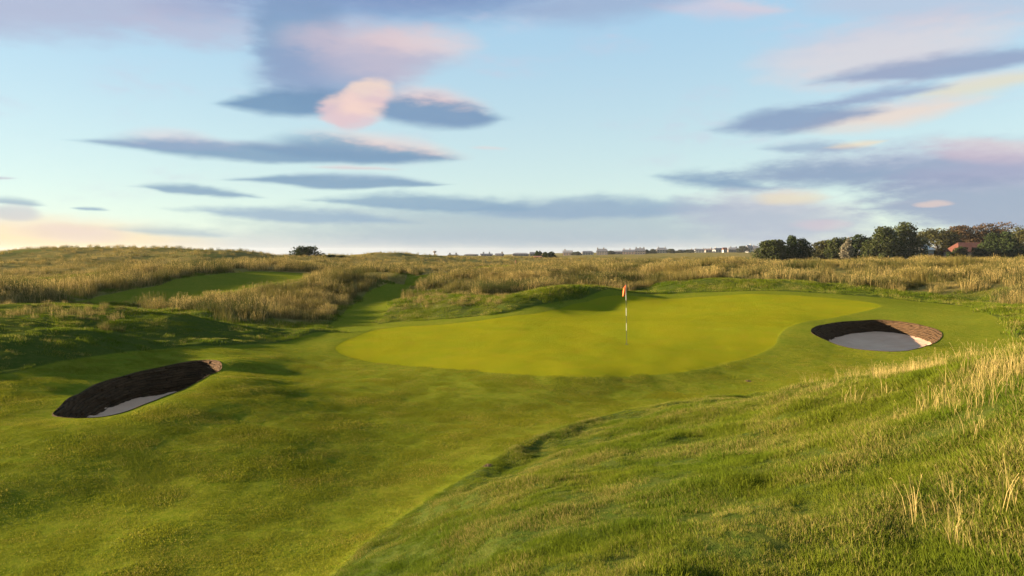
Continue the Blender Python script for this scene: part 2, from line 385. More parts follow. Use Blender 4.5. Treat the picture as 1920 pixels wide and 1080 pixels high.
# ---- grid
def axis(lo, hi, step, gl, gr, L, H):
    c = list(np.arange(lo, hi + 1e-6, step)); s = step
    while c[-1] < H: s *= gr; c.append(c[-1] + s)
    s = step; pre = []
    p = lo
    while p > L: s *= gl; p -= s; pre.append(p)
    return np.array(pre[::-1] + c)
xs = axis(-15, 19, .14, 1.055, 1.055, -2600, 2600)
ys = axis(2.5, 32, .14, 1.12, 1.028, -60, 2600)
GX, GY = np.meshgrid(xs, ys); nx, ny = len(xs), len(ys)
VX, VY = GX.ravel().copy(), GY.ravel().copy()
idx = np.arange(nx * ny).reshape(ny, nx)
fixed = np.zeros(nx * ny, bool)
levels = []
def snap(fn):
    """pull the grid points next to an outline onto it so the edge is clean"""
    d = fn(VX, VY); near = np.abs(d) < 5
    on = np.zeros(nx * ny, bool)
    best = np.full(nx * ny, .5); nxt = np.full(nx * ny, -1)
    for A, B in ((idx[:, :-1].ravel(), idx[:, 1:].ravel()), (idx[:-1].ravel(), idx[1:].ravel())):
        c = (d[A] * d[B] < 0) & near[A] & near[B]
        a, b = A[c], B[c]; t = d[a] / (d[a] - d[b])
        for p, q, tt in ((a, b, t), (b, a, 1 - t)):
            o = np.argsort(-tt); p, q, tt = p[o], q[o], tt[o]
            k = (tt <= .5) & (tt <= best[p]); best[p[k]] = tt[k]; nxt[p[k]] = q[k]
    mv = (nxt >= 0) & ~fixed
    i = np.where(mv)[0]; j = nxt[i]; t = best[i]
    nxv = VX[i] + (VX[j] - VX[i]) * t; nyv = VY[i] + (VY[j] - VY[i]) * t
    VX[i], VY[i] = nxv, nyv
    on[i] = True; fixed[i] = True
    d2 = fn(VX, VY); d2[on] = 0
    return d2
dBL = snap(lambda x, y: sdf(BUNKER_L, x, y)); dBR = snap(lambda x, y: sdf(BUNKER_R, x, y))
dG = snap(lambda x, y: sdf(GREEN, x, y))
dM = snap(lambda x, y: zones(x, y)[1])
g_, m_ = sdf(GREEN, VX, VY), dM
VZ = ground_z(VX, VY, (g_, m_))
a, b, c, d = idx[:-1, :-1].ravel(), idx[:-1, 1:].ravel(), idx[1:, 1:].ravel(), idx[1:, :-1].ravel()
flip = np.zeros(len(a), bool)
for L in (dM, dG, dBL, dBR):
    z = np.abs(L) < 1e-9
    flip = np.where(z[a] & z[c], False, np.where(z[b] & z[d], True, flip))
T1 = np.where(flip[:, None], np.stack([a, b, d], 1), np.stack([a, b, c], 1))
T2 = np.where(flip[:, None], np.stack([b, c, d], 1), np.stack([a, c, d], 1))
TRI = np.concatenate([T1, T2])
mean = lambda L: L[TRI].mean(1)
hole = (mean(dBL) > 0) | (mean(dBR) > 0)
is_g = (mean(dG) > 0) & ~hole
is_m = (mean(dM) > 0) & ~is_g & ~hole
is_r = ~(is_g | is_m | hole)
# smooth normals over the whole ground, shared by the pieces
P3 = np.stack([VX, VY, VZ], 1)
fn_ = np.cross(P3[TRI[:, 1]] - P3[TRI[:, 0]], P3[TRI[:, 2]] - P3[TRI[:, 0]])
VN = np.zeros_like(P3)
for k in range(3): np.add.at(VN, TRI[:, k], fn_)
VN /= np.linalg.norm(VN, axis=1)[:, None] + 1e-12
def fast_mesh(name, V, Fv, mat, attrs=None, smooth=True):
    me = bpy.data.meshes.new(name)
    V = np.asarray(V, np.float32); Fv = np.asarray(Fv, np.int32); k = Fv.shape[1]
    me.vertices.add(len(V)); me.vertices.foreach_set('co', V.ravel())
    me.loops.add(Fv.size); me.loops.foreach_set('vertex_index', Fv.ravel())
    me.polygons.add(len(Fv)); me.polygons.foreach_set('loop_start', np.arange(0, Fv.size, k, dtype=np.int32))
    me.polygons.foreach_set('use_smooth', np.full(len(Fv), smooth))
    me.update(calc_edges=True)
    for n, v in (attrs or {}).items():
        at = me.attributes.new(n, 'FLOAT', 'POINT'); at.data.foreach_set('value', np.asarray(v, np.float32))
    if mat: me.materials.append(mat)
    return me
def link(name, me, parent=None, loc=None):
    o = bpy.data.objects.new(name, me); COL.objects.link(o)
    if parent: o.parent = parent
    if loc is not None: o.location = loc
    return o
def tag(o, label=None, cat=None, group=None, kind=None):
    if label: o['label'] = label
    if cat: o['category'] = cat
    if group: o['group'] = group
    if kind: o['kind'] = kind
    return o
def empty(name, loc=(0, 0, 0), rz=0):
    o = bpy.data.objects.new(name, None); COL.objects.link(o); o.location = loc; o.rotation_euler = (0, 0, rz)
    o.empty_display_size = .3
    return o

# ------------------------------------------------------------------ materials
MATS = {}
def new_mat(name):
    m = bpy.data.materials.new(name); m.use_nodes = True; t = NT(m.node_tree); t.n.clear()
    o = t.new('ShaderNodeOutputMaterial'); MATS[name] = m
    return m, t, o
def plain(name, colr, rough=.7, var=.25, scale=3.0, bump=0.0, spec=.3, emit=None):
    m, t, o = new_mat(name)
    p = t.new('ShaderNodeBsdfPrincipled'); g = t.new('ShaderNodeNewGeometry')
    n = t.noise(g.outputs['Position'], scale, 5, .6)
    c1 = tuple(v * (1 - var) for v in colr); c2 = tuple(min(1, v * (1 + var)) for v in colr)
    t.put(p.inputs['Base Color'], t.mix(t.rng(n, .3, .7), c1, c2))
    p.inputs['Roughness'].default_value = rough; p.inputs['Specular IOR Level'].default_value = spec
    if bump:
        bn = t.new('ShaderNodeBump'); bn.inputs['Strength'].default_value = bump; bn.inputs['Distance'].default_value = .02
        t.put(bn.inputs['Height'], t.noise(g.outputs['Position'], scale * 6, 4, .6)); t.put(p.inputs['Normal'], bn.outputs[0])
    t.l.new(p.outputs[0], o.inputs[0])
    return m

def turf_mat():
    m, t, o = new_mat('turf')
    g = t.new('ShaderNodeNewGeometry'); P = g.outputs['Position']
    sg, sm, tall = t.attr('sd_green'), t.attr('sd_mown'), t.attr('tall')
    n1 = t.noise(P, .55, 4, .6); n2 = t.noise(P, 6.5, 6, .7); n3 = t.noise(P, 40, 4, .75); nb = t.noise(P, .12, 3, .5)
    # rough ground seen between the blades
    rough = t.mix(t.rng(n2, .3, .7), (.034, .052, .008), (.056, .064, .012))
    far = t.mix(t.rng(n1, .3, .68), (.19, .135, .042), (.088, .082, .026))
    far = t.mix(t.rng(nb, .5, .7), far, (.074, .080, .022))
    rough = t.mix(tall, rough, far)
    mown = t.mix(t.rng(n1, .3, .7), (.096, .112, .010), (.124, .124, .012))
    mown = t.mix(t.math('MULTIPLY', t.rng(n2, .42, .66), .75), mown, (.062, .088, .005))
    mown = t.mix(t.math('MULTIPLY', t.rng(n3, .5, .75), .65), mown, (.185, .150, .016))
    green = t.mix(t.rng(n1, .3, .7), (.154, .144, .006), (.128, .138, .006))
    green = t.mix(t.math('MULTIPLY', t.rng(t.noise(P, 1.6, 4, .6), .5, .75), .5), green, (.175, .135, .012))
    sgn = t.math('MULTIPLY_ADD', t.math('SUBTRACT', n3, .5), .10, sg)
    smn = t.math('MULTIPLY_ADD', t.math('SUBTRACT', n3, .5), .25, sm)
    c = t.mix(t.rng(smn, -.06, .06), rough, mown)
    c = t.mix(t.rng(sgn, -.04, .05), c, green)
    p = t.new('ShaderNodeBsdfDiffuse'); t.put(p.inputs['Color'], c)
    hgt = t.math('ADD', t.math('MULTIPLY', t.noise(P, 60, 3, .7), .5), t.math('MULTIPLY', t.noise(P, 14, 4, .7), 1.0))
    hgt = t.mix(t.rng(sg, -.05, .05), hgt, t.noise(P, 70, 2, .6))
    b = t.new('ShaderNodeBump'); b.inputs['Strength'].default_value = .9; b.inputs['Distance'].default_value = .022
    t.put(b.inputs['Height'], hgt); t.put(p.inputs['Normal'], b.outputs[0])
    t.l.new(p.outputs[0], o.inputs[0])
    return m
TURF = turf_mat()

dist = np.hypot(VX, VY)
tall_f = np.maximum(sstep(sdf(TALL_R, VX, VY), -.6, .6), sstep(sdf(TALL_L, VX, VY), -.6, .6))
tall_f = np.maximum(tall_f, sstep(VY + .35 * np.abs(VX + 5), 34, 44) * sstep(-VX - 3 - (VY - 40) * .0, -3, 3))
tall_f = np.maximum(tall_f, sstep(dist, 75, 95))
def piece(name, mask):
    t = TRI[mask]; u, inv = np.unique(t, return_inverse=True)
    me = fast_mesh(name, P3[u], inv.reshape(-1, 3), TURF, dict(sd_green=np.clip(g_[u], -2, 2), sd_mown=np.clip(m_[u], -2, 2), tall=tall_f[u]))
    me.normals_split_custom_set_from_vertices(VN[u].astype(np.float32).tolist())
    return tag(link(name, me), kind='structure')
piece('ground', is_r); piece('fairway', is_m); piece('putting_green', is_g)

# ------------------------------------------------------------------ bunkers
def turf_wall_mat():
    m, t, o = new_mat('stacked_turf')
    g = t.new('ShaderNodeNewGeometry'); P = g.outputs['Position']
    mp = t.new('ShaderNodeVectorMath', operation='MULTIPLY'); t.put(mp.inputs[0], P); mp.inputs[1].default_value = (1, 1, 5)
    n1 = t.noise(mp.outputs[0], 3.0, 5, .65); n2 = t.noise(mp.outputs[0], 16, 4, .7)
    c = t.mix(t.rng(n1, .3, .7), (.032, .020, .011), (.070, .041, .021))
    c = t.mix(t.math('MULTIPLY', t.rng(n2, .5, .75), .6), c, (.13, .078, .04))
    c = t.mix(t.math('MULTIPLY', t.rng(t.attr('joint'), .3, .9), .85), c, (.012, .008, .005))
    p = t.new('ShaderNodeBsdfPrincipled'); t.put(p.inputs['Base Color'], c); p.inputs['Roughness'].default_value = .95; p.inputs['Specular IOR Level'].default_value = .05
    b = t.new('ShaderNodeBump'); b.inputs['Strength'].default_value = .8; b.inputs['Distance'].default_value = .02
    t.put(b.inputs['Height'], n2); t.put(p.inputs['Normal'], b.outputs[0]); t.l.new(p.outputs[0], o.inputs[0])
    return m
def sand_mat():
    m, t, o = new_mat('sand')
    g = t.new('ShaderNodeNewGeometry'); P = g.outputs['Position']
    n1 = t.noise(P, 1.2, 4, .6); n2 = t.noise(P, 30, 4, .7)
    c = t.mix(t.rng(n1, .3, .7), (.47, .285, .19), (.53, .335, .23))
    c = t.mix(t.math('MULTIPLY', t.rng(n2, .5, .8), .3), c, (.38, .235, .155))
    p = t.new('ShaderNodeBsdfPrincipled'); t.put(p.inputs['Base Color'], c); p.inputs['Roughness'].default_value = .95; p.inputs['Specular IOR Level'].default_value = .1
    b = t.new('ShaderNodeBump'); b.inputs['Strength'].default_value = .55; b.inputs['Distance'].default_value = .03
    t.put(b.inputs['Height'], t.math('ADD', t.noise(P, 9, 3, .6), t.math('MULTIPLY', n2, .35))); t.put(p.inputs['Normal'], b.outputs[0]); t.l.new(p.outputs[0], o.inputs[0])
    return m
WALL, SAND = turf_wall_mat(), sand_mat()
def bunker(poly, label, zf, zb, seed):
    """zf, zb: height of the sand at the near and the far side"""
    r = np.random.default_rng(seed)
    N = 420
    seg = np.r_[0, np.cumsum(np.linalg.norm(np.diff(np.vstack([poly, poly[:1]]), axis=0), axis=1))]
    per = seg[-1]; s = np.arange(N) / N * per
    cl = np.vstack([poly, poly[:1]])
    rim = np.stack([np.interp(s, seg, cl[:, 0]), np.interp(s, seg, cl[:, 1])], 1)
    tan = np.roll(rim, -1, 0) - np.roll(rim, 1, 0); tan /= np.linalg.norm(tan, axis=1)[:, None]
    area = .5 * np.sum(rim[:, 0] * np.roll(rim[:, 1], -1) - np.roll(rim[:, 0], -1) * rim[:, 1])
    nin = np.stack([-tan[:, 1], tan[:, 0]], 1) * np.sign(area)
    rz = ground_z(rim[:, 0], rim[:, 1])
    y0, y1 = rim[:, 1].min(), rim[:, 1].max()
    zs = lambda y: zf + (zb - zf) * np.clip((y - y0) / (y1 - y0), 0, 1)
    sand_z = np.minimum(zs(rim[:, 1]) - .10, rz - .05)
    M = 64; H = .062
    z0 = -1.2; ncs = 60
    blk = r.uniform(.34, .52, ncs); off = r.uniform(0, 1, ncs)
    jit = r.normal(0, .016, (ncs, 400)); setb = r.normal(0, .008, ncs)
    V, J = [], []
    for k in range(M + 1):
        t = k / M
        z = rz + .012 + (sand_z - rz - .012) * t
        depth = rz - z
        wig = .012 * NZ[0](s * 2.2, np.full(N, 3.0))
        ci = np.clip(np.floor((z + wig - z0) / H).astype(int), 0, ncs - 1); fz = (z + wig - z0) / H - ci
        bi = s / blk[ci] + off[ci]; bf = bi - np.floor(bi)
        jo = np.maximum(np.clip(1 - np.minimum(fz, 1 - fz) / .2, 0, 1), .8 * np.clip(1 - np.minimum(bf, 1 - bf) * blk[ci] / .018, 0, 1))
        d = .02 + .30 * depth + jit[ci, np.floor(bi).astype(int) % 400] + setb[ci] - .03 * jo + .006 * NZ[1].fbm(s * 9, z * 30, 2)
        if k == 0: d = d * 0 - .004
        V.append(np.stack([rim[:, 0] + nin[:, 0] * d, rim[:, 1] + nin[:, 1] * d, z], 1)); J.append(jo * (k > 1))
    V = np.concatenate(V); J = np.concatenate(J)
    i = np.arange(N); Fs = []
    for k in range(M):
        A, B = k * N + i, k * N + (i + 1) % N
        Fs.append(np.stack([A, B, B + N, A + N], 1) if area < 0 else np.stack([B, A, A + N, B + N], 1))
    c = rim.mean(0); cz = zs(c[1])
    root = empty('sand_bunker', (c[0], c[1], cz)); tag(root, label, 'bunker', 'sand bunkers beside the putting green')
    o3 = np.array([c[0], c[1], cz])
    link('turf_wall', fast_mesh('turf_wall', V - o3, np.concatenate(Fs), WALL, dict(joint=J), smooth=False), root)
    # sand: rings from the wall foot to the middle
    K = 40; SV, SF = [], []
    for k in range(K + 1):
        t = k / K
        p = rim + nin * .06 * (1 - t); p = c + (p - c) * (1 - t) if t < 1 else np.repeat(c[None], N, 0)
        z = zs(p[:, 1]) + .10 * (1 - t) ** 4 - .06 * (1 - (1 - t) ** 2) + .012 * NZ[2].fbm(p[:, 0] * 2.2, p[:, 1] * 2.2, 3)
        z += -.035 * np.clip(NZ[3](p[:, 0] * 3.1, p[:, 1] * 3.1) - .55, 0, 1) * 4
        z = np.minimum(z, rz * (1 - t) + 9 * t - .02) if t < .05 else z
        SV.append(np.stack([p[:, 0], p[:, 1], z], 1))
        if k < K:
            A, B = k * N + i, k * N + (i + 1) % N
            SF.append(np.stack([A, B, B + N, A + N], 1) if area > 0 else np.stack([B, A, A + N, B + N], 1))
    link('sand', fast_mesh('sand', np.concatenate(SV) - o3, np.concatenate(SF), SAND), root)
    return root
bunker(BUNKER_L, 'long dark bunker with stacked turf wall in the left foreground, mostly in shade', -.32, -.70, 3)
bunker(BUNKER_R, 'round bunker with reddish turf wall and pale sand right of the flag', -.52, -.46, 5)

# ------------------------------------------------------------------ grass
def grass_mat(name, stops, straw, straw_amt, transl=.35, zone=.35, dark=None):
    """stops: two greens (patches), straw: dry blade colour"""
    m, t, o = new_mat(name)
    g = t.new('ShaderNodeNewGeometry'); P = g.outputs['Position']
    oi = t.new('ShaderNodeObjectInfo'); h, rb = t.attr('h'), t.attr('rnd')
    big = t.noise(P, zone, 3, .6)
    c = t.mix(t.rng(big, .35, .65), stops[0], stops[1])
    c = t.mix(t.rng(oi.outputs['Random'], 0, 1, 0, .6, False), c, stops[2])
    if dark: c = t.mix(t.math('MULTIPLY', t.rng(t.noise(P, .11, 4, .7), .46, .60), .9), c, dark)
    dry = t.math('ADD', t.math('MULTIPLY', rb, .75), t.math('MULTIPLY', t.rng(t.noise(P, zone * 2.3, 3, .6), .3, .7), .45))
    dry = t.rng(dry, 1.0 - straw_amt, 1.25 - straw_amt)
    c = t.mix(t.math('MULTIPLY', dry, t.rng(h, .0, .55, .45, 1.0)), c, straw)
    df = t.new('ShaderNodeBsdfDiffuse'); tr = t.new('ShaderNodeBsdfTranslucent'); ms = t.new('ShaderNodeMixShader')
    t.put(df.inputs[0], c); t.put(tr.inputs[0], c); ms.inputs[0].default_value = transl
    t.l.new(df.outputs[0], ms.inputs[1]); t.l.new(tr.outputs[0], ms.inputs[2]); t.l.new(ms.outputs[0], o.inputs[0])
    return m
def blade_mesh(name, n, rad, h0, h1, w, lean, seed, mat, head=0.0, square=False, bias=(0, 0)):
    r = np.random.default_rng(seed)
    if square: bx, by = r.uniform(-rad, rad, n), r.uniform(-rad, rad, n)
    else:
        q = rad * np.sqrt(r.uniform(0, 1, n)); th = r.uniform(0, 6.283, n); bx, by = q * np.cos(th), q * np.sin(th)
    h = r.uniform(h0, h1, n) * (1 - .35 * (np.hypot(bx, by) / (rad * 1.45)) ** 2)
    dr = r.uniform(0, 6.283, n); ln = np.abs(r.normal(0, lean, n))
    lx, ly = np.cos(dr) * ln + bias[0], np.sin(dr) * ln + bias[1]
    fa = r.uniform(0, 6.283, n); wx, wy = np.cos(fa) * w / 2, np.sin(fa) * w / 2
    rb = r.uniform(0, 1, n)
    def row(t, k, ww):
        cx, cy, cz = bx + lx * h * k, by + ly * h * k, h * t
        return [np.stack([cx - wx * ww, cy - wy * ww, cz], 1), np.stack([cx + wx * ww, cy + wy * ww, cz], 1)]
    rows = row(-.12, 0, 1) + row(.45, .28, .85)
    hs = [0, 0, .45, .45]
    if head > 0:
        rows += row(.78, .66, .35) + row(.9, .85, head); hs += [.78, .78, .9, .9]
    tip = np.stack([bx + lx * h, by + ly * h, h * (1 - .35 * np.minimum(1, np.hypot(lx, ly)))], 1)
    rows.append(tip); hs.append(1.0)
    K = len(rows); V = np.stack(rows, 1).reshape(-1, 3)
    b = np.arange(n)[:, None] * K; F_ = []
    for k in range(0, K - 3, 2):
        F_ += [b + np.array([[k, k + 1, k + 3]]), b + np.array([[k, k + 3, k + 2]])]
    F_.append(b + np.array([[K - 3, K - 2, K - 1]]))
    return fast_mesh(name, V, np.concatenate(F_), mat, dict(h=np.tile(hs, n), rnd=np.repeat(rb, K)), smooth=False)

def scatter(name, meshes, P, scl, label, tilt=True, cat='grass'):
    """one object: every point carries a copy of one of the tufts"""
    n = len(P)
    z = ground_z(P[:, 0], P[:, 1])
    e = .08
    yaw = rng.uniform(0, 6.283, n)
    if tilt:
        gx = (ground_z(P[:, 0] + e, P[:, 1]) - ground_z(P[:, 0] - e, P[:, 1])) / (2 * e)
        gy = (ground_z(P[:, 0], P[:, 1] + e) - ground_z(P[:, 0], P[:, 1] - e)) / (2 * e)
        nn = np.stack([-gx, -gy, np.ones(n)], 1); nn /= np.linalg.norm(nn, axis=1)[:, None]
        t1 = np.stack([np.cos(yaw), np.sin(yaw), np.zeros(n)], 1); t1 -= nn * (t1 * nn).sum(1)[:, None]; t1 /= np.linalg.norm(t1, axis=1)[:, None]
        t2 = np.cross(nn, t1)
        rot = np.stack([np.arctan2(t2[:, 2], nn[:, 2]), -np.arcsin(np.clip(t1[:, 2], -1, 1)), np.arctan2(t1[:, 1], t1[:, 0])], 1)
    else: rot = np.stack([np.zeros(n), np.zeros(n), yaw], 1)
    me = bpy.data.meshes.new(name); me.vertices.add(n)
    me.vertices.foreach_set('co', np.stack([P[:, 0], P[:, 1], z], 1).astype(np.float32).ravel())
    for an, ty, v in (('rot', 'FLOAT_VECTOR', rot), ('scl', 'FLOAT', scl), ('pick', 'INT', rng.integers(0, len(meshes), n))):
        at = me.attributes.new(an, ty, 'POINT')
        at.data.foreach_set('vector' if ty == 'FLOAT_VECTOR' else 'value', np.asarray(v, np.int32 if ty == 'INT' else np.float32).ravel())
    o = link(name, me)
    tufts = bpy.data.collections.new(name + '_tufts')
    for i, mm in enumerate(meshes): tufts.objects.link(bpy.data.objects.new(f'{name}_tuft_{i}', mm))
    ng = bpy.data.node_groups.new(name, 'GeometryNodeTree')
    ng.interface.new_socket('Geometry', in_out='INPUT', socket_type='NodeSocketGeometry'); ng.interface.new_socket('Geometry', in_out='OUTPUT', socket_type='NodeSocketGeometry')
    gi, go = ng.nodes.new('NodeGroupInput'), ng.nodes.new('NodeGroupOutput')
    ip = ng.nodes.new('GeometryNodeInstanceOnPoints'); ci = ng.nodes.new('GeometryNodeCollectionInfo')
    ci.inputs['Collection'].default_value = tufts; ci.inputs['Separate Children'].default_value = True; ci.inputs['Reset Children'].default_value = True
    def na(nm, ty):
        q = ng.nodes.new('GeometryNodeInputNamedAttribute'); q.data_type = ty; q.inputs[0].default_value = nm
        return [s for s in q.outputs if s.enabled and s.name == 'Attribute'][0]
    L = ng.links.new
    L(gi.outputs[0], ip.inputs['Points']); L(ci.outputs[0], ip.inputs['Instance']); ip.inputs['Pick Instance'].default_value = True
    L(na('pick', 'INT'), ip.inputs['Instance Index']); L(na('rot', 'FLOAT_VECTOR'), ip.inputs['Rotation']); L(na('scl', 'FLOAT'), ip.inputs['Scale'])
    L(ip.outputs[0], go.inputs[0])
    md = o.modifiers.new('tufts', 'NODES'); md.node_group = ng
    return tag(o, label, cat, kind='stuff')

def spread(x0, x1, y0, y1, dens):
    n = int((x1 - x0) * (y1 - y0) * dens)
    x, y = rng.uniform(x0, x1, n), rng.uniform(y0, y1, n)
    k = (np.abs(x) < .80 * y + 4)
    return x[k], y[k]
def keep(x, y, p):
    k = rng.uniform(0, 1, len(x)) < p
    return np.stack([x[k], y[k]], 1)
def bunk(x, y): return np.maximum(sdf(BUNKER_L, x, y), sdf(BUNKER_R, x, y))

G_LAWN = grass_mat('lawn_blades', ((.134, .145, .011), (.162, .154, .013), (.108, .126, .010)), (.28, .22, .045), .2, .4, .5)
G_ROUGH = grass_mat('rough_blades', ((.074, .108, .008), (.118, .132, .011), (.046, .076, .006)), (.26, .205, .06), .27, .35)
G_TALL = grass_mat('tall_blades', ((.120, .098, .026), (.052, .062, .016), (.160, .116, .036)), (.37, .264, .095), .31, .35, .14, (.034, .044, .012))
G_STRAW = grass_mat('straw_blades', ((.22, .17, .05), (.14, .14, .03), (.26, .20, .06)), (.40, .29, .105), .6, .35)

# 1 short mown turf close by
M1 = [blade_mesh('lawn', 300, .2, .009, .022, .0045, .6, 10 + i, G_LAWN, square=True) for i in range(3)]
x, y = spread(-16, 16, 3, 26, 26); g, m = zones(x, y)
P = keep(x, y, (m > .03) & (g < .0) & (bunk(x, y) < -.27) & (rng.uniform(0, 1, len(x)) < sstep(y, 26, 13)))
scatter('fairway_grass', M1, P, np.clip(.95 + .45 * NZ[1].fbm(P[:, 0] / .6, P[:, 1] / .6, 3) + rng.normal(0, .15, len(P)), .5, 2.0), 'short mown green fairway grass in front of the putting green')
# 2 rough on the near mound
M2 = [blade_mesh('rough', 110, .16, .025, .095, .0038, .6, 20 + i, G_ROUGH) for i in range(5)]
x, y = spread(-4, 16, 2.2, 19, 190); g, m = zones(x, y)
tuss = NZ[2].fbm(x / .5, y / .5, 2)
P = keep(x, y, (m < -.02) & (rng.uniform(0, 1, len(x)) < np.clip(.85 + .5 * tuss, .7, 1) * sstep(np.hypot(x, y), 30, 8)))
tuss = NZ[2].fbm(P[:, 0] / .5, P[:, 1] / .5, 2); edge = sstep(-zones(P[:, 0], P[:, 1])[1], 0, 2.2)
scatter('rough_grass', M2, P, np.clip((.42 + .14 * edge + .42 * sstep(P[:, 0], 1, 5)) * (1 + .5 * tuss) * rng.uniform(.75, 1.25, len(P)), .3, 1.7), 'uneven green rough grass covering the mound in the right foreground')
# 3 dry stalks on the right of the mound
M3 = [blade_mesh('stalks', 22, .12, .10, .33, .0032, .40, 30 + i, G_STRAW, head=.9, bias=(.12, 0)) for i in range(5)]
x, y = spread(.5, 14, 2.2, 16, 46); g, m = zones(x, y)
pr = (.28 * sstep(x - .36 * y, .2, 2.2) + .6 * sstep(x - .5 * y, .1, 1.5)) * (.25 + .75 * sstep(y, 3.5, 6.5)) * np.clip(.3 + 1.1 * NZ[3].fbm(x / .9, y / .9, 2), .03, 1)
P = keep(x, y, (m < -.4) & (rng.uniform(0, 1, len(x)) < pr))
scatter('dry_grass_stalks', M3, P, rng.uniform(.55, 1.25, len(P)), 'dry straw coloured grass stalks on the crest of the right foreground mound', tilt=False)
# 4 medium rough round the green and on the left bank
M4 = [blade_mesh('bank', 80, .34, .05, .15, .011, .55, 40 + i, G_ROUGH) for i in range(4)]
x, y = spread(-46, 46, 14, 64, 9); g, m = zones(x, y)
tl = np.maximum(sdf(TALL_R, x, y), sdf(TALL_L, x, y))
near_m = (x > -4) & (y < 19) & (x < 16)
P = keep(x, y, (m < -.05) & (tl < .5) & ~near_m)
scatter('bank_grass', M4, P, np.clip(rng.uniform(.6, 1.2, len(P)) * np.where((P[:, 0] < -6) & (P[:, 1] < 30), .6, 1) * (1 + .5 * NZ[1].fbm(P[:, 0] / 1.3, P[:, 1] / 1.3, 2)), .3, 2), 'tufted green rough grass on the banks around the putting green')
# 5 tall fescue on the ridges and dunes
M5 = [blade_mesh('fescue', 80, .38, .22, .66, .011, .34, 50 + i, G_TALL, head=1.2, bias=(.08, 0)) for i in range(5)]
x, y = spread(-150, 170, 20, 230, 6.5); g, m = zones(x, y)
d = np.hypot(x, y)
tl = np.maximum(sdf(TALL_R, x, y), sdf(TALL_L, x, y))
dune = sstep(y + .35 * np.abs(x + 5), 34, 44) * (x < 0) + (d > 85)
leftm = (y > 22) & (y < 36) & (x < -.57 * y)
clump = np.clip(.58 + .6 * NZ[4].fbm(x / 3.2, y / 3.2, 2) + .45 * NZ[5].fbm(x / .9, y / .9, 2), .06, 1)
pr = np.where(tl > 0, 1.0, np.where(dune > .3, .75, np.where(leftm, .5, 0)))
pr = pr * clump * np.interp(d, [0, 60, 80, 120, 200, 260], [1, 1, .5, .16, .05, .02])
P = keep(x, y, (m < -.15) & (rng.uniform(0, 1, len(x)) < pr))
d = np.hypot(P[:, 0], P[:, 1]); tl = np.maximum(sdf(TALL_R, P[:, 0], P[:, 1]), sdf(TALL_L, P[:, 0], P[:, 1]))
RA, RB = hit(120, 567), hit(606, 517); far_side = (RB[0] - RA[0]) * (P[:, 1] - RA[1]) - (RB[1] - RA[1]) * (P[:, 0] - RA[0]) > 0
rs = sdf(RAISED, P[:, 0], P[:, 1]); sc = rng.uniform(.65, 1.2, len(P)) * np.interp(d, [0, 60, 110, 230], [1, 1, 1.25, 1.7]) * np.where(tl > 0, 1.0 + .45 * np.clip(NZ[5].fbm(P[:, 0] / 1.8, P[:, 1] / 1.8, 2), -.8, 1), np.where((rs > -6) & (d < 95) & far_side, 1.3, np.where((rs > -5) & ~far_side, .35, np.where(d < 75, .45, .65))))
scatter('fescue_grass', M5, P, sc, 'tall golden fescue grass on the ridges and dunes behind the putting green', tilt=False)
print('points', len(P))

# ------------------------------------------------------------------ flagstick and hole
def tube(path, rad, seg=8):
    """tapered tube along a list of points"""
    path = [Vector(p) for p in path]; V, Fv = [], []
    for i, p in enumerate(path):
        dr = (path[min(i + 1, len(path) - 1)] - path[max(i - 1, 0)]).normalized()
        u = dr.orthogonal().normalized() if abs(dr.z) < .99 else Vector((1, 0, 0)); v = dr.cross(u)
        r_ = rad[i] if hasattr(rad, '__len__') else rad
        for k in range(seg):
            an = 6.28318 * k / seg; V.append(p + (u * math.cos(an) + v * math.sin(an)) * r_)
    for i in range(len(path) - 1):
        for k in range(seg):
            Fv.append((i * seg + k, i * seg + (k + 1) % seg, (i + 1) * seg + (k + 1) % seg, (i + 1) * seg + k))
    n = len(V); V += [path[0], path[-1]]
    for k in range(seg):
        Fv.append((n, (k + 1) % seg, k)); b = (len(path) - 1) * seg; Fv.append((n + 1, b + k, b + (k + 1) % seg))
    return [tuple(v) for v in V], Fv
def py_mesh(name, V, Fv, mat, smooth=False):
    me = bpy.data.meshes.new(name); me.from_pydata(V, [], Fv); me.materials.append(mat)
    me.polygons.foreach_set('use_smooth', [smooth] * len(Fv)); me.update(); return me
BLACK = plain('black_paint', (.018, .018, .016), .5); WHITE = plain('white_paint', (.42, .40, .34), .5, .08)
ORANGE = plain('orange_cloth', (.80, .13, .025), .8, .12, 20); HOLE_SHADE = plain('hole_shade', (.012, .012, .010), .9)
hx, hy = hit(1175, 642); hz = float(ground_z(hx, hy)[0])
fs = tag(empty('flagstick', (hx, hy, hz)), 'thin black and white banded flagstick with a limp orange flag on the green', 'flagstick')
SC = hy / F
top = 113 * SC; ks = [(0, 26, BLACK), (26, 40, WHITE), (40, 54, BLACK), (54, 69, WHITE), (69, 83, BLACK), (83, 96, WHITE), (96, 113, WHITE)]
lean = -.022
for i, (b0, b1, mt) in enumerate(ks):
    V, Fv = tube([(lean * b0 / 113 * top, 0, b0 * SC), (lean * b1 / 113 * top, 0, b1 * SC)], .0085, 10)
    link('pole_band', py_mesh('pole_band', V, Fv, mt), fs)
V, Fv = tube([(lean * top, 0, top - .005), (lean * top, 0, top + .02)], [.016, .010], 10)
link('pole_cap', py_mesh('pole_cap', V, Fv, BLACK), fs)
V, Fv = [], []
nu, nv = 24, 16
